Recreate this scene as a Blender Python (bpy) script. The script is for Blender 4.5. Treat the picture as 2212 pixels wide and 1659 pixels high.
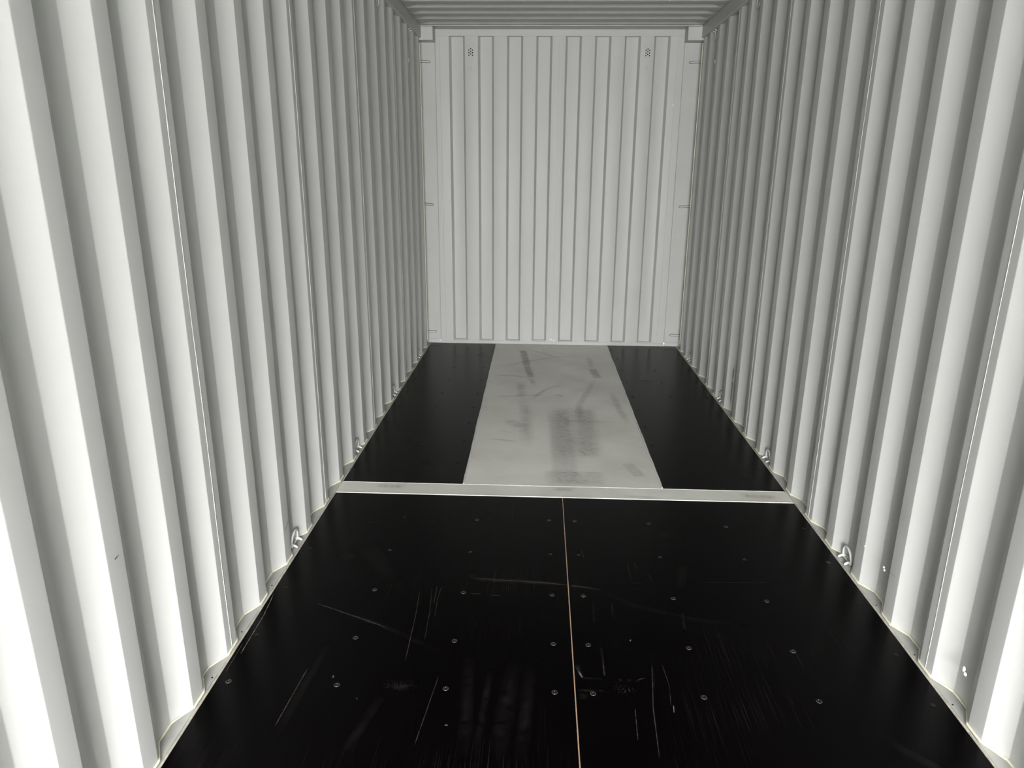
import bpy, math, random
from mathutils import Vector, Matrix, noise
random.seed(7)
S = bpy.context.scene
for o in list(bpy.data.objects):
    bpy.data.objects.remove(o, do_unlink=True)

# ------------------------------------------------------------------ camera
FPX, CX, CY, CZ = 1541.25, -0.1401, -6.7307, 1.6151
YAW, PIT, ROL = 0.0370, -0.29169, 0.00783
cam_d = bpy.data.cameras.new('camera')
cam_d.sensor_fit = 'HORIZONTAL'; cam_d.sensor_width = 36.0
cam_d.lens = FPX / 2212 * 36.0
cam_d.clip_start = 0.05; cam_d.clip_end = 200
cam = bpy.data.objects.new('camera', cam_d)
S.collection.objects.link(cam)
r0 = Vector((math.cos(YAW), math.sin(YAW), 0)); f0 = Vector((-math.sin(YAW), math.cos(YAW), 0)); uz = Vector((0, 0, 1))
fw = f0 * math.cos(PIT) + uz * math.sin(PIT)
up = -f0 * math.sin(PIT) + uz * math.cos(PIT)
Xa = r0 * math.cos(ROL) + up * math.sin(ROL)
Ya = -r0 * math.sin(ROL) + up * math.cos(ROL)
m = Matrix.Identity(4)
for i in range(3):
    m[i][0], m[i][1], m[i][2] = Xa[i], Ya[i], -fw[i]
m[0][3], m[1][3], m[2][3] = CX, CY, CZ
cam.matrix_world = m
S.camera = cam

# ------------------------------------------------------------------ light
LEN = 10.8           # inner length, the doorway is at y = -LEN
world = bpy.data.worlds.new('daylight'); S.world = world; world.use_nodes = True
wn = world.node_tree.nodes; wl = world.node_tree.links
for n in list(wn): wn.remove(n)
wo = wn.new('ShaderNodeOutputWorld'); bg = wn.new('ShaderNodeBackground')
tc = wn.new('ShaderNodeTexCoord'); sx = wn.new('ShaderNodeSeparateXYZ'); cr = wn.new('ShaderNodeValToRGB')
mp = wn.new('ShaderNodeMapRange')
mp.inputs['From Min'].default_value = -1; mp.inputs['From Max'].default_value = 1
wl.new(tc.outputs['Generated'], sx.inputs[0]); wl.new(sx.outputs['Z'], mp.inputs['Value'])
wl.new(mp.outputs[0], cr.inputs[0]); wl.new(cr.outputs[0], bg.inputs[0]); wl.new(bg.outputs[0], wo.inputs[0])
e = cr.color_ramp.elements
W_ = [0.42, 0.22, 0.18, 0.42, 1.15]      # ground, far ground, skyline, low sky, open sky
e[0].position = 0.0; e[0].color = (W_[0], W_[0], W_[0] * .98, 1)
e[1].position = 1.0; e[1].color = (W_[4], W_[4] * 1.01, W_[4] * 1.02, 1)
for p_, v_ in ((0.49, W_[1]), (0.51, W_[2]), (0.60, W_[3]), (0.70, W_[4])):
    a = e.new(p_); a.color = (v_, v_, v_ * .99, 1)
bg.inputs[1].default_value = 1.0
pd = bpy.data.lights.new('doorway_daylight', 'AREA'); pd.shape = 'RECTANGLE'; pd.size = 2.34; pd.size_y = 2.68
pd.energy = 1.0
pd.cycles.is_portal = True
po = bpy.data.objects.new('doorway_daylight', pd); S.collection.objects.link(po)
po.location = (0, -LEN - 0.02, 1.34); po.rotation_euler = (math.radians(90), 0, math.radians(0))
S.view_settings.view_transform = 'Standard'; S.view_settings.look = 'None'
S.view_settings.gamma = 1; S.view_settings.use_curve_mapping = False
S.view_settings.exposure = 7.02

# ------------------------------------------------------------------ helpers
COL = S.collection
def col(c): return (c[0], c[1], c[2], 1)
def sset(b, **kw):
    for k, v in kw.items():
        k = k.replace('_', ' ')
        if k in b.inputs: b.inputs[k].default_value = v

def paint(name, base, rough=0.5, spec=0.4, bump=0.0, bscale=60, mott=0.03, mscale=6, metal=0.0, coat=0.0):
    mt = bpy.data.materials.new(name); mt.use_nodes = True
    nt = mt.node_tree; N = nt.nodes; L = nt.links; b = N['Principled BSDF']
    tcn = N.new('ShaderNodeTexCoord')
    nz = N.new('ShaderNodeTexNoise'); nz.inputs['Scale'].default_value = mscale; nz.inputs['Detail'].default_value = 6
    L.new(tcn.outputs['Object'], nz.inputs['Vector'])
    rp = N.new('ShaderNodeValToRGB')
    rp.color_ramp.elements[0].position = .3; rp.color_ramp.elements[1].position = .7
    rp.color_ramp.elements[0].color = col([c * (1 - mott) for c in base]); rp.color_ramp.elements[1].color = col([min(1, c * (1 + mott)) for c in base])
    L.new(nz.outputs['Fac'], rp.inputs[0]); L.new(rp.outputs[0], b.inputs['Base Color'])
    sset(b, Roughness=rough, Metallic=metal, Specular_IOR_Level=spec, Coat_Weight=coat)
    if bump:
        n2 = N.new('ShaderNodeTexNoise'); n2.inputs['Scale'].default_value = bscale; n2.inputs['Detail'].default_value = 3
        L.new(tcn.outputs['Object'], n2.inputs['Vector'])
        bp = N.new('ShaderNodeBump'); bp.inputs['Strength'].default_value = bump; bp.inputs['Distance'].default_value = 0.002
        L.new(n2.outputs['Fac'], bp.inputs['Height']); L.new(bp.outputs[0], b.inputs['Normal'])
    return mt

def decal(name, base, alpha, nscale=30.0, lo=.35, hi=.65, rough=.6, soft=1.0, stretch=(1, 1, 1), ends=6.0):
    """wear mark: a patch with ragged see-through edges"""
    mt = bpy.data.materials.new(name); mt.use_nodes = True
    nt = mt.node_tree; N = nt.nodes; L = nt.links; b = N['Principled BSDF']
    sset(b, Roughness=rough); b.inputs['Base Color'].default_value = col(base)
    uv = N.new('ShaderNodeUVMap'); uv.uv_map = 'UVMap'
    sp = N.new('ShaderNodeSeparateXYZ'); L.new(uv.outputs[0], sp.inputs[0])
    def edge(sock, p):
        a = N.new('ShaderNodeMath'); a.operation = 'MULTIPLY_ADD'; L.new(sock, a.inputs[0]); a.inputs[1].default_value = 2; a.inputs[2].default_value = -1
        c = N.new('ShaderNodeMath'); c.operation = 'ABSOLUTE'; L.new(a.outputs[0], c.inputs[0])
        d = N.new('ShaderNodeMath'); d.operation = 'SUBTRACT'; d.inputs[0].default_value = 1; L.new(c.outputs[0], d.inputs[1])
        f = N.new('ShaderNodeMath'); f.operation = 'MULTIPLY'; f.use_clamp = True; L.new(d.outputs[0], f.inputs[0]); f.inputs[1].default_value = p
        return f.outputs[0]
    ev = edge(sp.outputs['Y'], soft); eu = edge(sp.outputs['X'], ends)
    m1 = N.new('ShaderNodeMath'); m1.operation = 'MULTIPLY'; L.new(ev, m1.inputs[0]); L.new(eu, m1.inputs[1])
    tcn = N.new('ShaderNodeTexCoord'); mpp = N.new('ShaderNodeMapping'); mpp.inputs['Scale'].default_value = stretch
    L.new(tcn.outputs['Object'], mpp.inputs[0])
    nz = N.new('ShaderNodeTexNoise'); nz.inputs['Scale'].default_value = nscale; nz.inputs['Detail'].default_value = 5; L.new(mpp.outputs[0], nz.inputs['Vector'])
    mr = N.new('ShaderNodeMapRange'); mr.inputs['From Min'].default_value = lo; mr.inputs['From Max'].default_value = hi; L.new(nz.outputs['Fac'], mr.inputs['Value'])
    m2 = N.new('ShaderNodeMath'); m2.operation = 'MULTIPLY'; L.new(m1.outputs[0], m2.inputs[0]); L.new(mr.outputs[0], m2.inputs[1])
    m3 = N.new('ShaderNodeMath'); m3.operation = 'MULTIPLY'; m3.use_clamp = True; L.new(m2.outputs[0], m3.inputs[0]); m3.inputs[1].default_value = alpha
    L.new(m3.outputs[0], b.inputs['Alpha'])
    return mt

class MB:
    def __init__(s): s.v = []; s.f = []; s.mi = []; s.uv = {}
    def face(s, idx, mi=0, uv=None):
        if uv: s.uv[len(s.f)] = uv
        s.f.append(tuple(idx)); s.mi.append(mi)
    def quad(s, a, b, c, d, mi=0, uv=None):
        n = len(s.v); s.v += [a, b, c, d]; s.face((n, n + 1, n + 2, n + 3), mi, uv)
    def box(s, x0, x1, y0, y1, z0, z1, mi=0):
        n = len(s.v)
        s.v += [(x0, y0, z0), (x1, y0, z0), (x1, y1, z0), (x0, y1, z0), (x0, y0, z1), (x1, y0, z1), (x1, y1, z1), (x0, y1, z1)]
        for q in ((0, 3, 2, 1), (4, 5, 6, 7), (0, 1, 5, 4), (1, 2, 6, 5), (2, 3, 7, 6), (3, 0, 4, 7)):
            s.face([n + i for i in q], mi)
    def prism(s, poly, z0, z1, mi=0):     # poly in xy, anticlockwise
        n = len(s.v); k = len(poly)
        s.v += [(x, y, z0) for x, y in poly] + [(x, y, z1) for x, y in poly]
        s.face([n + k + i for i in range(k)], mi); s.face([n + k - 1 - i for i in range(k)], mi)
        for i in range(k):
            j = (i + 1) % k; s.face((n + i, n + j, n + k + j, n + k + i), mi)
    def tube(s, pts, r, seg=8, mi=0, caps=True):
        pts = [Vector(p) for p in pts]; k = len(pts)
        rr = r if isinstance(r, (list, tuple)) else [r] * k
        n = len(s.v); prev = None
        for i, p in enumerate(pts):
            t = (pts[min(i + 1, k - 1)] - pts[max(i - 1, 0)]).normalized()
            if prev is None:
                ref = Vector((0, 0, 1)) if abs(t.z) < .9 else Vector((1, 0, 0))
                u = t.cross(ref).normalized()
            else:
                u = (prev - t * prev.dot(t)).normalized()
            prev = u; w = t.cross(u)
            for j in range(seg):
                an = 2 * math.pi * j / seg
                s.v.append(tuple(p + (u * math.cos(an) + w * math.sin(an)) * rr[i]))
        for i in range(k - 1):
            for j in range(seg):
                j2 = (j + 1) % seg
                s.face((n + i * seg + j, n + (i + 1) * seg + j, n + (i + 1) * seg + j2, n + i * seg + j2)[::-1], mi)
        if caps:
            s.face([n + j for j in range(seg)][::-1][::-1], mi); s.face([n + (k - 1) * seg + j for j in range(seg)][::-1], mi)
    def disc(s, c, r, z, seg=16, mi=0, ry=None):
        n = len(s.v); ry = ry or r
        s.v += [(c[0] + r * math.cos(2 * math.pi * i / seg), c[1] + ry * math.sin(2 * math.pi * i / seg), z) for i in range(seg)]
        s.face(range(n, n + seg), mi)
    def ribbon(s, pts, w, nrm, mi):       # flat wear mark along a polyline
        pts = [Vector(p) for p in pts]; nrm = Vector(nrm); k = len(pts)
        d = [0.0]
        for i in range(1, k): d.append(d[-1] + (pts[i] - pts[i - 1]).length)
        L = []
        for i, p in enumerate(pts):
            t = (pts[min(i + 1, k - 1)] - pts[max(i - 1, 0)]).normalized(); q = t.cross(nrm).normalized() * w / 2
            L.append((tuple(p - q), tuple(p + q)))
        for i in range(k - 1):
            u0, u1 = d[i] / d[-1], d[i + 1] / d[-1]
            s.quad(L[i][0], L[i][1], L[i + 1][1], L[i + 1][0], mi, [(u0, 0), (u0, 1), (u1, 1), (u1, 0)])
    def build(s, name, mats, parent=None, smooth=None, bevel=0, loc=None):
        me = bpy.data.meshes.new(name); me.from_pydata(s.v, [], s.f)
        if not isinstance(mats, (list, tuple)): mats = [mats]
        for mt in mats: me.materials.append(mt)
        me.polygons.foreach_set('material_index', s.mi)
        if s.uv:
            ul = me.uv_layers.new(name='UVMap')
            for fi, uvs in s.uv.items():
                for li, c in zip(me.polygons[fi].loop_indices, uvs): ul.data[li].uv = c
        if smooth is not None:
            me.polygons.foreach_set('use_smooth', [True] * len(s.f))
            me.set_sharp_from_angle(angle=math.radians(smooth))
        me.update()
        o = bpy.data.objects.new(name, me); COL.objects.link(o)
        if loc: o.location = loc
        if bevel:
            b = o.modifiers.new('bevel', 'BEVEL'); b.width = bevel; b.segments = 2; b.limit_method = 'ANGLE'; b.angle_limit = math.radians(40)
        if parent: o.parent = parent
        return o

def struct(o): o['kind'] = 'structure'; return o
def tag(o, label, cat, group=None):
    o['label'] = label; o['category'] = cat
    if group: o['group'] = group
    return o
def empty(name, loc):
    o = bpy.data.objects.new(name, None); o.empty_display_size = .05; COL.objects.link(o); o.location = loc; return o

def fillet(pts, r, seg):
    out = [pts[0]]
    for i in range(1, len(pts) - 1):
        p = Vector(pts[i]); a = Vector(pts[i - 1]); b = Vector(pts[i + 1])
        ta = (a - p).normalized(); tb = (b - p).normalized()
        cosv = max(-1, min(1, ta.dot(tb))); ang = math.acos(cosv)
        if ang > math.radians(179): out.append(pts[i]); continue
        t = r / math.tan(ang / 2)
        t = min(t, .45 * (a - p).length, .45 * (b - p).length); rr = t * math.tan(ang / 2)
        c = p + (ta + tb).normalized() * (rr / math.sin(ang / 2))
        s0 = p + ta * t - c; s1 = p + tb * t - c
        a0 = math.atan2(s0.y, s0.x); a1 = math.atan2(s1.y, s1.x); da = a1 - a0
        while da > math.pi: da -= 2 * math.pi
        while da < -math.pi: da += 2 * math.pi
        for k in range(seg + 1):
            an = a0 + da * k / seg; out.append((c.x + rr * math.cos(an), c.y + rr * math.sin(an)))
    out.append(pts[-1]); return out

# ------------------------------------------------------------------ materials
WALLC = (.462, .466, .452)
M_wall = paint('grey_white_wall_paint', WALLC, rough=.42, spec=.35, bump=.12, bscale=38, mott=.012, mscale=3)
M_frame = paint('grey_white_frame_paint', (.462, .466, .452), rough=.42, spec=.35, bump=.08, bscale=40, mott=.02)
M_roof = paint('grey_white_roof_paint', (.43, .44, .425), rough=.5, spec=.3, mott=.02)
M_weld = paint('painted_weld_bead', (.47, .475, .46), rough=.4, spec=.4, bump=.5, bscale=180)
M_seal = paint('cream_sealant', (.66, .65, .50), rough=.45, bump=.4, bscale=150, mott=.08, mscale=40)
M_lip = paint('dusty_tan_sealant', (.36, .34, .29), rough=.6, bump=.5, bscale=120, mott=.25, mscale=30)
M_ledge = paint('rail_ledge_paint', (.36, .36, .345), rough=.45, bump=.15, bscale=60, mott=.06, mscale=12)
M_ring = paint('painted_ring_steel', (.54, .55, .53), rough=.32, spec=.5)
M_black = paint('hole_shade_black', (.004, .004, .004), rough=.9, spec=.1)  # black colour stands in for the shade inside vent and drain holes
M_hole = paint('black_recess', (.006, .006, .006), rough=.6, spec=.2)
M_rim = paint('worn_screw_rim', (.050, .044, .038), rough=.4, mott=.3, mscale=60)
M_glint = paint('screw_glint_steel', (.45, .44, .42), rough=.25, metal=.9)  # pale metal for a modelled highlight on the screw heads
M_ply = paint('exposed_ply_edge', (.30, .20, .135), rough=.6, mott=.2, mscale=20)
M_blob = paint('white_paint_blob', (.85, .85, .82), rough=.3)
M_gap_shade = paint('gap_shade_around_bar', (.13, .13, .125), rough=.8)  # dark grey paints the shade in the gap around each bar
M_dot = paint('dull_rivet_paint', (.50, .50, .47), rough=.6)

def film(name='dark_film_faced_plywood'):
    mt = bpy.data.materials.new(name); mt.use_nodes = True
    nt = mt.node_tree; N = nt.nodes; L = nt.links; b = N['Principled BSDF']
    tcn = N.new('ShaderNodeTexCoord')
    mg = N.new('ShaderNodeMapping'); mg.inputs['Scale'].default_value = (260, 3.0, 1); L.new(tcn.outputs['Object'], mg.inputs[0])
    g = N.new('ShaderNodeTexNoise'); g.inputs['Scale'].default_value = 1; g.inputs['Detail'].default_value = 4; g.inputs['Roughness'].default_value = .6; L.new(mg.outputs[0], g.inputs['Vector'])
    n1 = N.new('ShaderNodeTexNoise'); n1.inputs['Scale'].default_value = 1.6; n1.inputs['Detail'].default_value = 4; L.new(tcn.outputs['Object'], n1.inputs['Vector'])
    n2 = N.new('ShaderNodeTexNoise'); n2.inputs['Scale'].default_value = 9; n2.inputs['Detail'].default_value = 5; L.new(tcn.outputs['Object'], n2.inputs['Vector'])
    # fine pale scuff streaks where the low noise is high
    r1 = N.new('ShaderNodeMapRange'); r1.inputs['From Min'].default_value = .56; r1.inputs['From Max'].default_value = .80; L.new(g.outputs['Fac'], r1.inputs['Value'])
    r2 = N.new('ShaderNodeMapRange'); r2.inputs['From Min'].default_value = .48; r2.inputs['From Max'].default_value = .66; L.new(n1.outputs['Fac'], r2.inputs['Value'])
    mu = N.new('ShaderNodeMath'); mu.operation = 'MULTIPLY'; L.new(r1.outputs[0], mu.inputs[0]); L.new(r2.outputs[0], mu.inputs[1])
    mx = N.new('ShaderNodeMix'); mx.data_type = 'RGBA'; mx.inputs[6].default_value = (.0006, .0003, .0004, 1); mx.inputs[7].default_value = (.017, .0145, .0125, 1)
    L.new(mu.outputs[0], mx.inputs[0]); L.new(mx.outputs[2], b.inputs['Base Color'])
    rr = N.new('ShaderNodeMapRange'); rr.inputs['To Min'].default_value = .25; rr.inputs['To Max'].default_value = .28; L.new(n2.outputs['Fac'], rr.inputs['Value'])
    L.new(rr.outputs[0], b.inputs['Roughness'])
    sset(b, Specular_IOR_Level=.06)
    bp = N.new('ShaderNodeBump'); bp.inputs['Strength'].default_value = .25; bp.inputs['Distance'].default_value = .0006
    L.new(g.outputs['Fac'], bp.inputs['Height']); L.new(bp.outputs[0], b.inputs['Normal'])
    return mt
M_film = film()

def plate_mat():
    mt = bpy.data.materials.new('scuffed_grey_deck_paint'); mt.use_nodes = True
    nt = mt.node_tree; N = nt.nodes; L = nt.links; b = N['Principled BSDF']
    tcn = N.new('ShaderNodeTexCoord')
    n1 = N.new('ShaderNodeTexNoise'); n1.inputs['Scale'].default_value = 2.2; n1.inputs['Detail'].default_value = 6; n1.inputs['Roughness'].default_value = .6; L.new(tcn.outputs['Object'], n1.inputs['Vector'])
    c1 = N.new('ShaderNodeValToRGB'); c1.color_ramp.elements[0].position = .34; c1.color_ramp.elements[0].color = (.50, .49, .44, 1)
    c1.color_ramp.elements[1].position = .62; c1.color_ramp.elements[1].color = (.60, .60, .55, 1); L.new(n1.outputs['Fac'], c1.inputs[0])
    mg = N.new('ShaderNodeMapping'); mg.inputs['Scale'].default_value = (6, 45, 1); L.new(tcn.outputs['Object'], mg.inputs[0])
    n2 = N.new('ShaderNodeTexNoise'); n2.inputs['Scale'].default_value = 2.5; n2.inputs['Detail'].default_value = 7; n2.inputs['Roughness'].default_value = .7; L.new(mg.outputs[0], n2.inputs['Vector'])
    r2 = N.new('ShaderNodeMapRange'); r2.inputs['From Min'].default_value = .60; r2.inputs['From Max'].default_value = .80; r2.inputs['To Max'].default_value = .35; L.new(n2.outputs['Fac'], r2.inputs['Value'])
    mx = N.new('ShaderNodeMix'); mx.data_type = 'RGBA'; L.new(r2.outputs[0], mx.inputs[0]); L.new(c1.outputs[0], mx.inputs[6]); mx.inputs[7].default_value = (.36, .36, .33, 1)
    L.new(mx.outputs[2], b.inputs['Base Color'])
    sset(b, Roughness=.5, Specular_IOR_Level=.35)
    bp = N.new('ShaderNodeBump'); bp.inputs['Strength'].default_value = .25; bp.inputs['Distance'].default_value = .001
    L.new(n2.outputs['Fac'], bp.inputs['Height']); L.new(bp.outputs[0], b.inputs['Normal'])
    return mt
M_plate = plate_mat()

D_scr = decal('pale_scratch', (.070, .060, .052), .75, 60, .3, .6)
D_scr2 = decal('bright_scratch', (.22, .20, .175), .85, 45, .25, .55)
D_smu = decal('dusty_smudge', (.045, .040, .035), .38, 38, .35, .8, ends=2.5)
D_faint = decal('faint_scuff', (.022, .020, .018), .26, 30, .3, .8, ends=1.6)
D_spk = decal('pale_speckle', (.07, .062, .055), .8, 150, .54, .74, ends=1.2)
D_tan = decal('tan_stain', (.40, .345, .27), .42, 14, .0, .6, soft=1.8)
D_gry = decal('grey_stain', (.36, .36, .32), .34, 16, .15, .8, soft=1.3, ends=2)
D_drk = decal('dark_speckle', (.20, .20, .18), .42, 90, .48, .74, soft=1.5)
D_net = decal('dark_rubbed_patch', (.38, .38, .345), .36, 26, .1, .9, soft=3, ends=4, stretch=(1, 2.2, 1))
D_wdk = decal('dark_wall_scuff', (.07, .07, .066), 1.2, 60, .32, .56, soft=1.6)
D_wlt = decal('pale_wall_patch', (.80, .78, .76), .8, 90, .35, .62, soft=1.5)

# ------------------------------------------------------------------ side walls
XI, XO, ZW, YE = 1.192, 1.230, 2.682, -.150
def conv(a, k): return -(-6.7307 + (6.7307 - a) * k)      # measured near edge -> distance from the end wall
L0 = [.56, .84, 1.114, 1.40, 1.655, 1.935, 2.226, 2.50, 2.755, 3.018, 3.296, 3.586, 3.850, 4.124, 4.416, 4.710, 4.959, 5.235, 5.51]
R0 = [.50, .80, 1.087, 1.401, 1.647, 1.905, 2.198, 2.495, 2.762, 3.026, 3.317, 3.610, 3.858, 4.140, 4.417, 4.700, 4.98, 5.26]
def flats_for(lst, k, seams):
    fl = [(0.150, 0.200)]
    for a in lst:
        n = conv(a, k); w = .077 if a in seams else .069
        fl.append((n - w, n))
    while fl[-1][1] + .36 < LEN:
        n = fl[-1][1] + .2815; fl.append((n - .07, n))
    fl.append((LEN - .05, LEN))
    return fl
SL = {1.40, 2.50, 3.586, 4.710}; SR = {1.401, 2.495, 3.610, 4.700}
FL = flats_for(L0, 1.0154, SL); FR = flats_for(R0, 1.0122, SR)

def wall_profile(fl, sgn):
    pts = [(sgn * XI, -fl[0][0])]; outs = []
    for i, (a, b) in enumerate(fl):
        if i > 0: pts.append((sgn * XI, -a))
        if i < len(fl) - 1:
            pts.append((sgn * XI, -b)); c = fl[i + 1][0]; gap = c - b
            s = .068 if gap > .17 else gap * .35
            pts.append((sgn * XO, -(b + s))); pts.append((sgn * XO, -(c - s))); outs.append((b + s, c - s))
    pts.append((sgn * XI, -fl[-1][1]))
    return pts, outs

def off(pts, d, sgn): return [(x + sgn * d, y) for x, y in pts]

def corrugated_wall(name, fl, sgn, seams, marks):
    raw, outs = wall_profile(fl, sgn)
    pr = fillet(raw, .010, 4)
    mb = MB(); n = len(pr)
    back = off(pr, .003, sgn)
    for z in (0.0, ZW):
        mb.v += [(x, y, z) for x, y in pr]
        mb.v += [(x, y, z) for x, y in back]
    T = 2 * n
    for i in range(n - 1):
        q = (i, i + 1, T + i + 1, T + i); q2 = (n + i, T + n + i, T + n + i + 1, n + i + 1)
        t1 = (T + i, T + i + 1, T + n + i + 1, T + n + i); t0 = (i, n + i, n + i + 1, i + 1)
        for f in (q, q2, t1, t0): mb.face(f if sgn < 0 else f[::-1])
    for i in (0, n - 1):
        f = (i, T + i, T + n + i, n + i); mb.face(f if (sgn < 0) == (i == 0) else f[::-1])
    for k_, pts, w in marks:
        mb.ribbon(pts, w, (-sgn, 0, 0), k_)
    o = mb.build(name, [M_wall, D_wdk, D_wlt, D_scr2], smooth=50)
    struct(o)
    # vertical weld beads where two sheets meet
    for a in seams:
        y = -(fl[seams[a]][0] + fl[seams[a]][1]) / 2
        p = []; zz = 0.01
        while zz < ZW:
            p.append((sgn * (XI - .0002), y + noise.noise(Vector((zz * 2.1, a * 5, sgn))) * .004, zz)); zz += .035
        r = [.0011 + .0012 * abs(noise.noise(Vector((q[2] * 17, a, 3)))) for q in p]
        b = MB(); b.tube(p, r, 6); b.build('weld_seam', M_weld, o, smooth=60)
    # cream sealant along the foot of the sheet
    b = MB(); base = fillet(off(raw, -.002, sgn), .014, 3); pts = []
    for i in range(len(base) - 1):
        p, q = Vector(base[i]), Vector(base[i + 1]); d = (q - p).length; k = max(1, int(d / .03))
        for j in range(k): pts.append(p.lerp(q, j / k))
    pts = [p for p in pts if p.y > -6.5]
    pth = [(p.x, p.y, .0045 + .0012 * noise.noise(Vector((p.y * 30, 0, 0)))) for p in pts]
    rr = [.0040 + .0022 * noise.noise(Vector((p.y * 14, 2, sgn))) for p in pts]
    b.tube(pth, rr, 6); b.build('sealant_bead', M_seal, o, smooth=60)
    b = MB(); p = [(sgn * (XI - .001), YE + .004, z * .06) for z in range(1, 45)]
    b.tube(p, [.0042 + .0012 * noise.noise(Vector((q[2] * 9, 1, sgn))) for q in p], 6); b.build('sealant_bead', M_seal, o, smooth=60)
    return o, outs

idx = lambda lst, seams, arr: {a: lst.index(a) + 1 for a in seams}
marksL = [
    (1, [(-XI + .0006, -5.183, .671), (-XI + .0006, -5.163, .673)], .005),
    (1, [(-XI + .0006, -4.062, .150), (-XI + .0006, -4.02, .175)], .006),
    (2, [(-1.203 + .002, -4.383, .110), (-1.203 + .002, -4.385, .055)], .010),
]
marksR = [
    (1, [(XI - .0006, -2.000, .34), (XI - .0006, -2.003, .22), (XI - .0006, -2.006, .12), (XI - .0006, -2.008, .07)], .030),
    (3, [(XI - .0006, -4.052, .200), (XI - .0006, -4.085, .178)], .003),
    (3, [(XI - .0006, -4.060, .175), (XI - .0006, -4.085, .160)], .003),
    (3, [(XI - .0006, -4.305, .178), (XI - .0006, -4.365, .190)], .003),
    (3, [(XI - .0006, -2.790, .112), (XI - .0006, -2.830, .120)], .004),
]
wallL, outL = corrugated_wall('wall_left', FL, -1, idx(L0, SL, FL), marksL)
wallR, outR = corrugated_wall('wall_right', FR, 1, idx(R0, SR, FR), marksR)

def blob(par, c, s, seed):
    b = MB(); rnd = random.Random(seed); n = len(b.v)
    for lat in range(5):
        th = math.pi * lat / 4
        for j in range(8):
            ph = 2 * math.pi * j / 8; q = 1 + .35 * (rnd.random() - .5)
            b.v.append((c[0] + s[0] * q * math.cos(th), c[1] + s[1] * q * math.sin(th) * math.cos(ph), c[2] + s[2] * q * math.sin(th) * math.sin(ph)))
    for lat in range(4):
        for j in range(8):
            j2 = (j + 1) % 8; b.face((n + lat * 8 + j, n + lat * 8 + j2, n + (lat + 1) * 8 + j2, n + (lat + 1) * 8 + j))
    b.build('paint_blob', M_blob, par, smooth=80)
blob(wallR, (XI - .001, -4.275, .176), (.003, .007, .004), 1)
blob(wallR, (XI - .001, -4.283, .168), (.003, .005, .005), 2)
blob(wallR, (XI - .001, -4.822, .150), (.004, .006, .010), 3)
blob(wallR, (XI - .001, -4.832, .140), (.004, .008, .006), 4)
blob(wallR, (XI - .001, -4.108, .172), (.002, .007, .003), 5)
blob(wallR, (XI - .001, -.655, 2.43), (.003, .006, .016), 6)
blob(wallL, (-XI + .001, -.700, 2.43), (.003, .006, .016), 7)

# ------------------------------------------------------------------ end wall with eight recessed ribs
def end_wall():
    P0 = [-.959 + .2525 * i for i in range(8)]
    D, SLP, W = .042, .017, .137
    raw = [(-1.080, 0)]
    for x in P0: raw += [(x, 0), (x + SLP, D), (x + W - SLP, D), (x + W, 0)]
    raw.append((1.064, 0))
    pr = fillet(raw, .004, 3); mb = MB(); n = len(pr)
    Z0, Z1 = .030, 2.716
    for z in (Z0, Z1): mb.v += [(x, y, z) for x, y in pr] + [(x, y + .003, z) for x, y in pr]
    T = 2 * n
    for i in range(n - 1):
        mb.face((i, i + 1, T + i + 1, T + i)); mb.face((n + i, T + n + i, T + n + i + 1, n + i + 1))
    o = mb.build('wall_end', [M_wall], smooth=40); struct(o)
    for xb, xt in ((-1.032, -1.041), (1.003, 1.010), (.0, -.004)):
        p = []; z = Z0
        while z < Z1:
            p.append((xb + (xt - xb) * z / Z1 + noise.noise(Vector((z * 2, xb, 0))) * .002, -.0003, z)); z += .05
        b = MB(); b.tube(p, .0017 if abs(xb) > .1 else .0011, 6); b.build('weld_seam', M_weld, o, smooth=60)
    return o
wallE = end_wall()
blob(wallE, (1.004, -.001, 2.17), (.006, .003, .018), 8)
blob(wallE, (-.02, -.001, .045), (.016, .002, .006), 9)
blob(wallE, (.012, -.001, .040), (.010, .002, .005), 10)

# sill, header, header plate
b = MB(); b.box(-1.240, 1.240, .012, .06, -.1, .0362); b.box(-1.076, 1.062, -.004, .050, -.02, .0295)
struct(b.build('trim_1', M_frame, bevel=.0015))
b = MB(); b.box(-1.222, 1.222, .0004, .07, 2.716, 2.80); b.box(-1.075, 1.062, -.003, .0004, 2.716, 2.77)
hd = struct(b.build('trim_2', M_frame, bevel=.0015))
b = MB(); b.box(-1.20, 1.20, -.186, .0, 2.7700, 2.776)
hp = struct(b.build('trim_3', M_frame, bevel=.001))
b = MB(); p = [(-1.185 + i * .05, -.189, 2.7675 + .0012 * noise.noise(Vector((i * .7, 0, 0)))) for i in range(48)]
b.tube(p, [.0052 + .001 * noise.noise(Vector((i * 1.3, 4, 0))) for i in range(48)], 6); b.build('sealant_bead', M_seal, hp, smooth=60)

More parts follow.
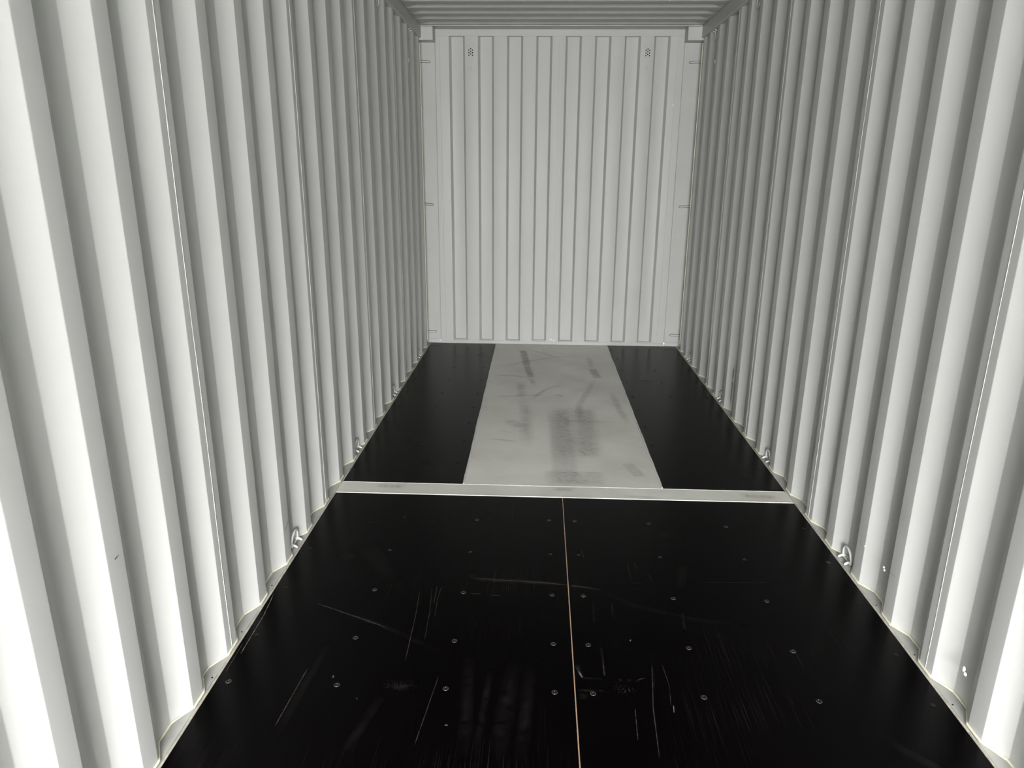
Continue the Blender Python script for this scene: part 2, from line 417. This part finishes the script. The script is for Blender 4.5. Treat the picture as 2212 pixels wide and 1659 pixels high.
# corner posts (recessed behind the ends of the side walls) and corner castings
for k, s in enumerate((-1, 1)):
    xi = 1.078 if s < 0 else 1.064
    b = MB()
    x0, x1 = sorted((s * xi, s * 1.232)); b.box(x0, x1, -.012, .05, .036, 2.717)
    o = b.build('trim_%d' % (4 + k), M_frame, bevel=.006); struct(o)
    b = MB(); x0, x1 = sorted((s * 1.226, s * 1.250)); b.box(x0, x1, -.162, .05, -.02, 2.70)
    x0, x1 = sorted((s * 1.1945, s * 1.250)); b.box(x0, x1, -.158, -.1525, -.02, 2.70); b.build('side_flange', M_frame, o, bevel=.002)
    b = MB(); x0, x1 = sorted((s * 1.0765, s * 1.1855)); b.box(x0, x1, -.0042, .0118, -.0300, -.0006); b.build('foot_strip', M_ledge, o)
    b = MB(); xa = 1.0765 if s < 0 else 1.0615; x0, x1 = sorted((s * xa, s * 1.24)); b.box(x0, x1, -.150, .03, 2.661, 2.7695)
    struct(b.build('trim_%d' % (6 + k), M_frame, bevel=.004))

# ------------------------------------------------------------------ roof
def roof():
    Z0, Z1, R, W_, SS = 2.770, 2.792, .2095, .090, .014
    raw = [(-.186, Z0), (-.232, Z0)]                    # (y, z)
    y = -.232
    raw.append((y - SS, Z1)); y = -.45 + .104 + 0       # first rib up to the first lower flat
    y0 = -.352
    raw += [(y0 + SS, Z1), (y0, Z0)]
    while y0 - R > -LEN + .05:
        a = y0 - W_; raw += [(a, Z0), (a - SS, Z1), (y0 - R + SS, Z1), (y0 - R, Z0)]; y0 -= R
    raw.append((-LEN, Z0))
    pr = fillet(raw, .006, 3)
    xs = [(-1.20, 0), (-1.150, 0), (-1.085, 1), (1.085, 1), (1.150, 0), (1.20, 0)]
    mb = MB(); n = len(pr)
    for x, f in xs: mb.v += [(x, yy, Z0 + (z - Z0) * f) for yy, z in pr]
    for c in range(len(xs) - 1):
        for i in range(n - 1):
            mb.face((c * n + i, c * n + i + 1, (c + 1) * n + i + 1, (c + 1) * n + i)[::-1])
    o = mb.build('ceiling', M_roof, smooth=40)
    sm = o.modifiers.new('sheet', 'SOLIDIFY'); sm.thickness = .002; sm.offset = -1 if False else 1
    struct(o)
roof()

# top side rails
for k, s in enumerate((-1, 1)):
    b = MB(); x0, x1 = sorted((s * 1.176, s * 1.245)); b.box(x0, x1, -LEN, -.151, 2.678, 2.7695)
    struct(b.build('trim_%d' % (8 + k), M_frame, bevel=.004))
    # bottom side rails: ledge behind the floor edge
    b = MB(); x0, x1 = sorted((s * 1.186, s * 1.25)); b.box(x0, x1, -LEN, .0115, -.16, -.0005)
    o = struct(b.build('baseboard_' + ('left' if s < 0 else 'right'), M_ledge))
    b = MB(); pts = []; y = -.02
    while y > -6.6:
        pts.append((s * (1.1815 + .0012 * noise.noise(Vector((y * 9, s, 0)))), y, -.0016 + .0012 * noise.noise(Vector((y * 11, s, 5))))); y -= .04
    b.tube(pts, [.0052 + .0012 * noise.noise(Vector((q[1] * 7, s, 9))) for q in pts], 8); b.build('edge_sealant', M_lip, o, smooth=60)
    for yy in ((-4.244, -4.547, -4.791) if s < 0 else (-4.261, -4.558, -4.801, -3.95)):
        b = MB(); b.tube([(s * 1.196, yy, -.0004), (s * 1.196, yy, .0003)], .003, 10); b.build('drain_hole', M_black, o)  # black disc on the ledge paints the hole's dark inside

# ------------------------------------------------------------------ floor
b = MB(); b.box(-1.176, 1.176, -LEN, -5.826, -.060, -.0002)
b.box(-1.186, 1.186, -5.826, .0115, -.075, -.0305)
fo = b.build('floor', M_film); struct(fo)

YB0, YB1 = -3.2370, -3.3738          # steel cross bar
PEND = -5.82
def floor_board(name, poly, holes, decs, label):
    mb = MB(); mb.prism(poly, -.0295, 0.0)
    mats = [M_film, D_scr, D_scr2, D_smu, D_faint, D_spk]
    for i, (mi, pts, w) in enumerate(decs): mb.ribbon([(x, y, .0004 + i * .00003) for x, y in pts], w, (0, 0, 1), mi)
    o = mb.build(name, mats); tag(o, label, 'floor board')
    for (x, y, k) in holes: screw(x, y, k, o)
    return o

SCREWS = {}
def screw(x, y, k, par):
    if k not in SCREWS:
        mb = MB(); seg = 18; R1, R2 = .0098, .0080
        if k > 0:
            n = len(mb.v)
            for r, z in ((R1, .0002), (R1 - .0006, .0011), (R2, .0009)):
                mb.v += [(r * math.cos(2 * math.pi * i / seg), r * math.sin(2 * math.pi * i / seg), z) for i in range(seg)]
            for a in range(2):
                for i in range(seg):
                    j = (i + 1) % seg
                    if k == 1 and 4 < i < 7: continue
                    if k == 3 and not 3 < i < 11: continue
                    mb.face((n + a * seg + i, n + a * seg + j, n + (a + 1) * seg + j, n + (a + 1) * seg + i), 1)
        mb.disc((0, 0), R2 if k > 0 else .0086, .0005, seg, 0)
        if k > 0:
            mb.tube([(-.0012, .0035, .0006), (.0004, .0052, .0012)], .0011, 6, 2)  # small sliver shaped as the screw's glint
        me = mb.build('screw', [M_hole, M_rim, M_glint], par, loc=(x, y, 0))
        SCREWS[k] = me; return me
    o = SCREWS[k].copy(); COL.objects.link(o); o.parent = par; o.location = (x, y, 0); return o

NR = [(-3.944, 3), (-4.254, 1), (-4.560, 2), (-4.806, 2)]
hl = [(x, -3.361, 0) for x in (-1.135, -.865, -.596, -.326, -.052)] + [(-.418, -3.638, 1), (-.071, -3.624, 1), (-.77, -3.63, 0)]
hr = [(x, -3.364, 0) for x in (.053, .327, .596, .866, 1.138)] + [(.051, -3.625, 1), (.404, -3.632, 1), (.767, -3.643, 1), (1.13, -3.64, 0)]
for y, k in NR:
    hl += [(-1.135, y, 0 if y > -4.7 else 1), (-.776, y, k), (-.419, y, k), (-.066, y, k)]
    hr += [(.058, y, k), (.412, y, k), (.776, y, k if y > -4.4 else 1), (1.132, y, 0 if y < -4 else 1)]
decL = [
    (4, [(-.981, -4.357), (-.75, -4.461), (-.672, -4.499), (-.566, -4.563), (-.406, -4.645)], .030),
    (1, [(-.981, -4.357), (-.75, -4.461), (-.672, -4.499)], .007),
    (3, [(-.408, -4.104), (-.385, -4.140), (-.36, -4.158), (-.17, -4.166), (-.078, -4.171), (-.004, -4.182)], .035),
    (1, [(-.40, -4.150), (-.17, -4.164), (-.078, -4.171), (-.004, -4.182)], .008),
    (1, [(-.594, -4.251), (-.583, -4.418), (-.575, -4.678)], .0035),
    (1, [(-.512, -4.214), (-.515, -4.30), (-.511, -4.42)], .003),
    (1, [(-.548, -4.23), (-.533, -4.392), (-.527, -4.561)], .003),
    (1, [(-.53, -4.22), (-.525, -4.34)], .003),
    (2, [(-1.167, -4.30), (-1.154, -4.444), (-1.151, -4.671)], .0040),
    (1, [(-1.166, -4.61), (-1.163, -4.759)], .0035),
    (1, [(-.896, -4.734), (-.913, -4.997)], .005),
    (4, [(-.86, -4.60), (-.90, -5.05)], .03),
    (5, [(-.63, -4.802), (-.51, -4.80)], .06),
    (3, [(-.60, -4.803), (-.54, -4.801)], .035),
    (4, [(-.446, -3.587), (-.356, -3.572)], .02), (4, [(-.465, -3.626), (-.375, -3.626)], .02),
    (3, [(-.72, -3.66), (-.60, -3.655)], .012), (3, [(-.95, -3.69), (-.85, -3.69)], .010),
    (4, [(-.36, -4.62), (-.33, -5.1)], .05), (4, [(-.20, -4.66), (-.24, -5.1)], .07), (4, [(-.14, -4.66), (-.17, -5.1)], .05),
    (4, [(-.28, -4.70), (-.30, -5.1)], .03), (1, [(-.45, -4.75), (-.48, -5.05)], .004), (4, [(-.62, -4.85), (-.68, -5.1)], .04),
    (1, [(-.31, -4.27), (-.27, -4.271)], .005), (1, [(-.39, -4.262), (-.35, -4.263)], .005),
    (2, [(-.402, -4.965), (-.392, -4.965)], .006), (1, [(-.70, -4.86), (-.69, -4.87)], .006), (2, [(-.80, -4.76), (-.797, -4.775)], .005),
    (5, [(-.99, -3.99), (-.92, -4.03)], .06), (4, [(-.9, -3.9), (-.7, -4.2)], .10),
]
decR = [
    (3, [(.004, -4.183), (.087, -4.197), (.13, -4.215)], .026), (1, [(.004, -4.183), (.06, -4.193), (.10, -4.203)], .008),
    (4, [(.13, -4.215), (.247, -4.313), (.467, -4.389), (.66, -4.42)], .030),
    (3, [(.102, -4.565), (.103, -4.649), (.102, -4.719)], .012), (1, [(.103, -4.66), (.102, -4.72)], .006),
    (3, [(.012, -4.665), (.024, -4.735)], .022), (2, [(.016, -4.70), (.028, -4.733)], .008),
    (3, [(.027, -4.734), (.092, -4.736)], .012), (3, [(.005, -4.793), (.102, -4.792)], .014), (3, [(.01, -4.82), (.045, -4.822)], .03),
    (1, [(.269, -4.653), (.242, -4.863), (.23, -5.065)], .004), (4, [(.269, -4.653), (.255, -4.80)], .014),
    (3, [(.262, -3.989), (.26, -4.134)], .010), (3, [(.335, -4.044), (.346, -4.143)], .010), (3, [(.29, -4.0), (.295, -4.04)], .008),
    (3, [(.25, -4.155), (.30, -4.155)], .012), (3, [(.26, -4.20), (.31, -4.195)], .012),
    (3, [(.093, -4.293), (.087, -4.428)], .010), (3, [(.165, -4.299), (.162, -4.404)], .012),
    (1, [(.185, -4.865), (.177, -4.998)], .004), (1, [(.303, -4.654), (.31, -4.754), (.30, -4.85)], .003),
    (3, [(.431, -4.349), (.417, -4.459)], .014), (2, [(.308, -4.847), (.304, -4.88)], .004),
    (3, [(.528, -4.137), (.861, -4.12)], .012), (5, [(.42, -3.72), (.55, -3.78)], .06),
    (3, [(.145, -4.737), (.16, -4.737)], .018), (3, [(.175, -4.738), (.19, -4.738)], .014), (3, [(.20, -4.738), (.215, -4.738)], .012),
    (1, [(.21, -4.735), (.235, -4.725)], .005), (2, [(.212, -4.523), (.209, -4.534)], .006),
    (5, [(.12, -4.77), (.20, -4.80)], .06), (4, [(.9, -4.95), (1.05, -5.1)], .04), (4, [(.44, -4.2), (.50, -4.0)], .05),
    (3, [(.045, -4.44), (.062, -4.436)], .018), (1, [(.07, -3.90), (.075, -3.96)], .005),
]
pLl = floor_board('floor_board', [(-1.176, PEND), (-.0018, PEND), (-.0018, YB1 - .001), (-1.176, YB1 - .001)], hl, decL,
    'large dark plywood floor board, nearer left of the pair, with a long curved scuff')
pRr = floor_board('floor_board', [(.0022, PEND), (1.176, PEND), (1.176, YB1 - .001), (.0022, YB1 - .001)], hr, decR,
    'large dark plywood floor board, nearer right, with short pale scrapes beside the centre joint')
b = MB(); b.box(-.0018, .0022, PEND, YB1 - .001, -.012, -.0004); b.build('exposed_edge', M_ply, pRr)['label'] = 'tan raw plywood edge along the centre joint'
FR_ = [-.520, -.888, -1.250, -1.607, -1.648, -1.948, -2.278, -2.612, -2.948, -3.222]
hfl = [(x, -.022, 0) for x in (-1.035, -.842, -.594)]; hfr = [(x, -.018, 0) for x in (.60, .809, 1.018)]
for y in FR_:
    for x in (-1.122, -.853, -.588): 
        if not (y == -2.948 and x == -.853) and not (y == -1.648 and x == -.853): hfl.append((x, y, 0))
    for x in (.572, .851, 1.121):
        if not (y == -2.948 and x < 1): hfr.append((x, y, 0))
floor_board('floor_board', [(-1.176, YB0 + .001), (-.533, YB0 + .001), (-.550, -.0050), (-1.176, -.0050)], hfl,
    [(4, [(-.95, -2.6), (-.85, -2.7)], .06), (5, [(-.85, -3.0), (-.75, -2.95)], .08), (4, [(-.62, -.30), (-.66, -.5)], .08)],
    'dark plywood floor board at the far left, between wall and pale plate')
floor_board('floor_board', [(.541, YB0 + .001), (1.176, YB0 + .001), (1.176, -.0050), (.528, -.0050)], hfr,
    [(4, [(.66, -1.2), (.78, -1.2)], .05), (4, [(1.0, -2.9), (1.05, -3.1)], .05)],
    'dark plywood floor board at the far right, between pale plate and wall')

# pale steel tunnel plate
mb = MB(); mb.prism([(-.5195, YB0 + .001), (.5275, YB0 + .001), (.514, -.0050), (-.537, -.0050)], -.0295, .0008)
plate_decs = [
    (1, [(-.283, -.242), (-.262, -.46), (-.234, -.746)], .085), (1, [(-.245, -.70), (-.215, -.95), (-.192, -1.169)], .075),
    (2, [(-.20, -1.15), (-.16, -1.40)], .06),
    (2, [(-.273, -1.263), (-.262, -1.5), (-.252, -1.746)], .095), (2, [(-.25, -1.70), (-.215, -2.056), (-.197, -2.692)], .11),
    (1, [(.322, -.86), (.350, -1.16)], .085), (2, [(.316, -.45), (.322, -.86)], .07),
    (2, [(.318, -1.16), (.285, -1.35), (.242, -1.538), (.163, -1.847), (.144, -2.25)], .07),
    (2, [(.057, -1.358), (-.03, -1.43), (-.09, -1.52), (-.184, -1.742)], .05), (2, [(.42, -1.5), (.44, -1.9), (.47, -2.25)], .07),
    (3, [(.144, -1.253), (.19, -1.24), (.245, -1.23)], .055),
    (4, [(.125, -1.88), (.105, -2.85)], .33), (4, [(-.0, -1.95), (.03, -3.22)], .16), (3, [(.20, -1.92), (.17, -2.85)], .12),
    (3, [(.04, -2.56), (.20, -2.60)], .10), (3, [(.11, -2.70), (.17, -2.81)], .05), (3, [(.05, -2.12), (.09, -2.30)], .05),
    (4, [(-.10, -3.13), (.25, -3.12)], .20), (3, [(-.02, -3.16), (.15, -3.19)], .07), (3, [(.04, -3.07), (.12, -3.11)], .03),
    (2, [(-.26, -.22), (-.166, -.287), (-.051, -.401), (.044, -.529)], .035),
    (2, [(-.521, -.849), (-.38, -.80), (-.268, -.678), (.019, -.497), (.4, -.404)], .035),
    (2, [(-.511, -1.122), (-.333, -1.124), (-.2, -1.183)], .05), (3, [(-.43, -.86), (-.40, -.90)], .04), (3, [(-.30, -1.00), (-.25, -1.01)], .02),
    (2, [(-.106, -2.212), (.10, -2.20), (.40, -2.20)], .03), (2, [(-.455, -2.551), (-.25, -2.603)], .03), (2, [(-.48, -1.70), (-.05, -1.62)], .04),
    (3, [(-.112, -3.055), (.228, -3.048)], .010), (2, [(-.35, -2.2), (-.22, -2.35)], .12),
    (3, [(.06, -.88), (.12, -.87)], .03), (3, [(.42, -2.0), (.46, -2.01)], .02), (4, [(.38, -2.9), (.44, -3.1)], .08),
    (3, [(-.38, -2.40), (-.30, -2.45)], .03), (2, [(.0, -1.62), (.06, -1.66)], .05),
]
for i, (mi, pts, w) in enumerate(plate_decs): mb.ribbon([(x, y, .0012 + i * .00003) for x, y in pts], w, (0, 0, 1), mi)
for i in range(2):
    for j in range(4):
        x = .118 + i * .045; y = -3.115 - j * .022
        mb.quad((x, y, .0024), (x + .014, y, .0024), (x + .014, y + .005, .0024), (x, y + .005, .0024), 3, [(.3, .3), (.7, .3), (.7, .7), (.3, .7)])
pl = mb.build('floor_plate', [M_plate, D_tan, D_gry, D_drk, D_net])
tag(pl, 'long pale grey steel floor plate with scuffs and tan stains, down the middle', 'floor plate')
M_wb = paint('grey_plate_weld', (.52, .52, .49), rough=.35, bump=.6, bscale=120, mott=.12, mscale=25)
for (xa, xb) in ((-.533 + .0075, -.550 + .0075), (.541 - .0075, .528 - .0075)):
    p = []; n_ = 90
    for i in range(n_):
        t = i / (n_ - 1); y = (YB0 + .006) * (1 - t) + -.012 * t
        p.append((xa + (xb - xa) * t + .0022 * noise.noise(Vector((y * 8, xa, 0))), y, -.0012 + .001 * noise.noise(Vector((y * 10, xa, 3)))))
    b = MB(); b.tube(p, [.0066 + .0016 * noise.noise(Vector((q[1] * 6, xa, 7))) for q in p], 8); b.build('weld_bead', M_wb, pl, smooth=60)
b = MB(); b.tube([(x * .04 - .50, YB0 + .002, .0002) for x in range(26)], .0022, 6); b.build('weld_bead', M_wb, pl, smooth=60)

mb = MB(); mb.box(-1.190, 1.190, YB1, YB0, -.0295, .0012)
for i, (mi, pts, w) in enumerate([(1, [(.905, -3.293), (1.02, -3.303), (1.137, -3.312)], .075), (2, [(.93, -3.30), (1.10, -3.315)], .05),
        (1, [(-.05, -3.275), (.063, -3.285)], .05), (2, [(.0, -3.26), (.07, -3.265)], .02), (1, [(-1.0, -3.28), (-.819, -3.283)], .07), (2, [(-.98, -3.29), (-.85, -3.29)], .03),
        (1, [(.30, -3.34), (.50, -3.345)], .03)]):
    mb.ribbon([(x, y, .0016 + i * .00003) for x, y in pts], w, (0, 0, 1), mi)
br = mb.build('cross_bar', [M_plate, D_gry, D_drk], bevel=.0012)
tag(br, 'narrow pale grey steel bar crossing the floor from wall to wall', 'floor bar')
for (yy, r_) in ((YB1 + .004, .0022), (YB0 - .003, .0018)):
    b = MB(); p = [(-1.17 + i * .026, yy + .001 * noise.noise(Vector((i * .5, yy, 0))), .0008) for i in range(91)]
    b.tube(p, [r_ * (1 + .25 * noise.noise(Vector((i * .4, yy, 2)))) for i in range(91)], 8); b.build('weld_bead', M_wb, br, smooth=60)

# ------------------------------------------------------------------ lashing rings
RING = {}
def ring(wallname, s, y, z, flip, label, group):
    root = empty('lashing_ring', (s * XO, y, z)); tag(root, label, 'lashing ring', group)
    key = (s, flip)
    f = -1 if flip else 1
    if key in RING:
        for ch in RING[key]:
            c = ch.copy(); COL.objects.link(c); c.parent = root
        return root
    prof = [(.036, .006), (.041, .022), (.039, .042), (.028, .060), (.010, .069), (-.010, .069), (-.028, .060), (-.039, .042), (-.041, .022), (-.036, .006)]
    P = [Vector((-s * (.017 + z_ * .10), y_, f * z_)) for y_, z_ in prof]
    sm = []
    for i in range(len(P) - 1):
        for t in (0, .5): sm.append(P[i].lerp(P[i + 1], t))
    sm.append(P[-1])
    for _ in range(2): sm = [sm[0]] + [(sm[i - 1] + sm[i] * 2 + sm[i + 1]) / 4 for i in range(1, len(sm) - 1)] + [sm[-1]]
    b = MB(); b.tube(sm, .0052, 10); o1 = b.build('ring_loop', M_ring, root, smooth=60)
    b = MB(); b.tube([(-s * .014, .036, f * .006), (-s * .014, 0, f * .0035), (-s * .014, -.036, f * .006)], .0045, 8); o2 = b.build('ring_foot', M_ring, root, smooth=60)
    parts = [o1, o2]
    for yy in (.040, -.026):
        b = MB(); b.tube([(-s * .010, yy, f * .009), (-s * .024, yy, f * .011), (-s * .036, yy - .002, f * .006), (-s * .041, yy - .003, f * .003)], [.006, .006, .0055, .003], 10)
        parts.append(b.build('weld_lug', M_ring, root, smooth=60))
    RING[key] = parts
    return root
def near_out(outs, y):
    c = [-(a + b_) / 2 for a, b_ in outs]; return min(c, key=lambda v: abs(v - y))
low = [(-3.94, 'nearest the camera'), (-2.83, 'second from the camera'),
       (-1.65, 'third from the camera'), (-.47, 'closest to the end wall')]
for s, outs, side in ((-1, outL, 'left'), (1, outR, 'right')):
    for y, wd in low:
        ring(side, s, near_out(outs, y) - .008, .001, False, 'white lashing ring at the foot of the %s wall, %s' % (side, wd), 'lashing rings along the floor')
    for y, wd in ((-1.70, 'nearer the camera'), (-.62, 'close to the end wall')):
        ring(side, s, near_out(outs, y), 2.676, True, 'white lashing ring under the %s roof rail, %s' % (side, wd), 'lashing rings under the roof rails')

# short bars on the corner posts
BAR = None
for s, side in ((-1, 'left'), (1, 'right')):
    for z, wd in ((2.508, 'just below the corner block'), (1.303, 'at half height'), (.115, 'just above the floor')):
        b = MB(); x1 = 1.228; x0 = 1.127 if s < 0 else 1.116
        p = [(s * (x0 + (x1 - x0) * t), 0, .004 * math.sin(t * 2.5) * (1 if z > 1 else -1)) for t in (0, .04, .1, .3, .5, .7, .9, 1)]
        b.tube(p, [.003, .0066, .0074, .0074, .0074, .0074, .0074, .0074], 10)
        o = b.build('lashing_bar', M_ring, smooth=50, loc=(0, -.0175, z))
        b = MB(); b.tube([(s * (x0 - .004 + (x1 - x0 + .004) * t), .0052, .004 * math.sin(t * 2.5) * (1 if z > 1 else -1)) for t in (0, .03, .08, .3, .5, .7, .9, 1)], [.004, .0085, .0105, .0105, .0105, .0105, .0115, .0125], 12, 0); k_ = b.build('slot_shade', M_gap_shade, o, smooth=50)
        k_.scale = (1, .12, 1); k_.location = (0, .0045, 0)  # flattened to a dark strip, painting recess shade behind the bar
        tag(o, 'short white lashing bar on the %s corner post, %s' % (side, wd), 'lashing bar', 'lashing bars on the corner posts')

# ------------------------------------------------------------------ air vents
def vent(cx, label):
    root = empty('air_vent', (cx, -.0005, 2.59)); tag(root, label, 'air vent', 'air vents high on the end wall')
    hs = [(0, .0255), (0, .0045), (0, -.0165)] + [(sx_ * .0158, z) for sx_ in (-1, 1) for z in (.015, -.006, -.027)]
    b = MB()                                   # thin plate with nine true holes, built as a cell grid
    R_, seg = .0054, 16
    # cells of 0.0158 x 0.0105 half pitch
    import bmesh
    bm = bmesh.new()
    outer = [bm.verts.new(v) for v in ((-.027, 0, -.041), (.027, 0, -.041), (.027, 0, .040), (-.027, 0, .040))]
    ed = [bm.edges.new((outer[i], outer[(i + 1) % 4])) for i in range(4)]
    for hx, hz in hs:
        vs = [bm.verts.new((hx + R_ * math.cos(2 * math.pi * i / seg), 0, hz + R_ * math.sin(2 * math.pi * i / seg))) for i in range(seg)]
        ed += [bm.edges.new((vs[i], vs[(i + 1) % seg])) for i in range(seg)]
    bmesh.ops.triangle_fill(bm, use_beauty=True, use_dissolve=False, edges=ed)
    ce = [f for f in bm.faces if any((f.calc_center_median() - Vector((hx, 0, hz))).length < R_ * .8 for hx, hz in hs)]
    bmesh.ops.delete(bm, geom=ce, context='FACES_ONLY')
    bmesh.ops.recalc_face_normals(bm, faces=bm.faces)
    me = bpy.data.meshes.new('vent_plate'); bm.to_mesh(me); bm.free(); me.materials.append(M_wall)
    o = bpy.data.objects.new('vent_plate', me); COL.objects.link(o); o.parent = root; o.location = (0, -.0024, 0)
    sd = o.modifiers.new('thick', 'SOLIDIFY'); sd.thickness = .0018; sd.offset = 0
    b = MB(); b.box(-.024, .024, -.0010, -.0002, -.036, .034); b.build('vent_dark_backing', M_black, root)  # black sheet over the wall paints the unlit vent interior
    for dx, dz in ((-.021, .052), (.022, .053), (.001, -.131)):
        b = MB(); b.tube([(dx, 0, dz), (dx, -.0012, dz), (dx, -.0022, dz)], [.0100, .0092, .0050], 16); b.build('rivet', M_dot, root, smooth=50)
vent(-.770, 'small round-holed air vent high on the left of the white ribbed end wall')
vent(.756, 'small round-holed air vent high on the right of the white ribbed end wall')
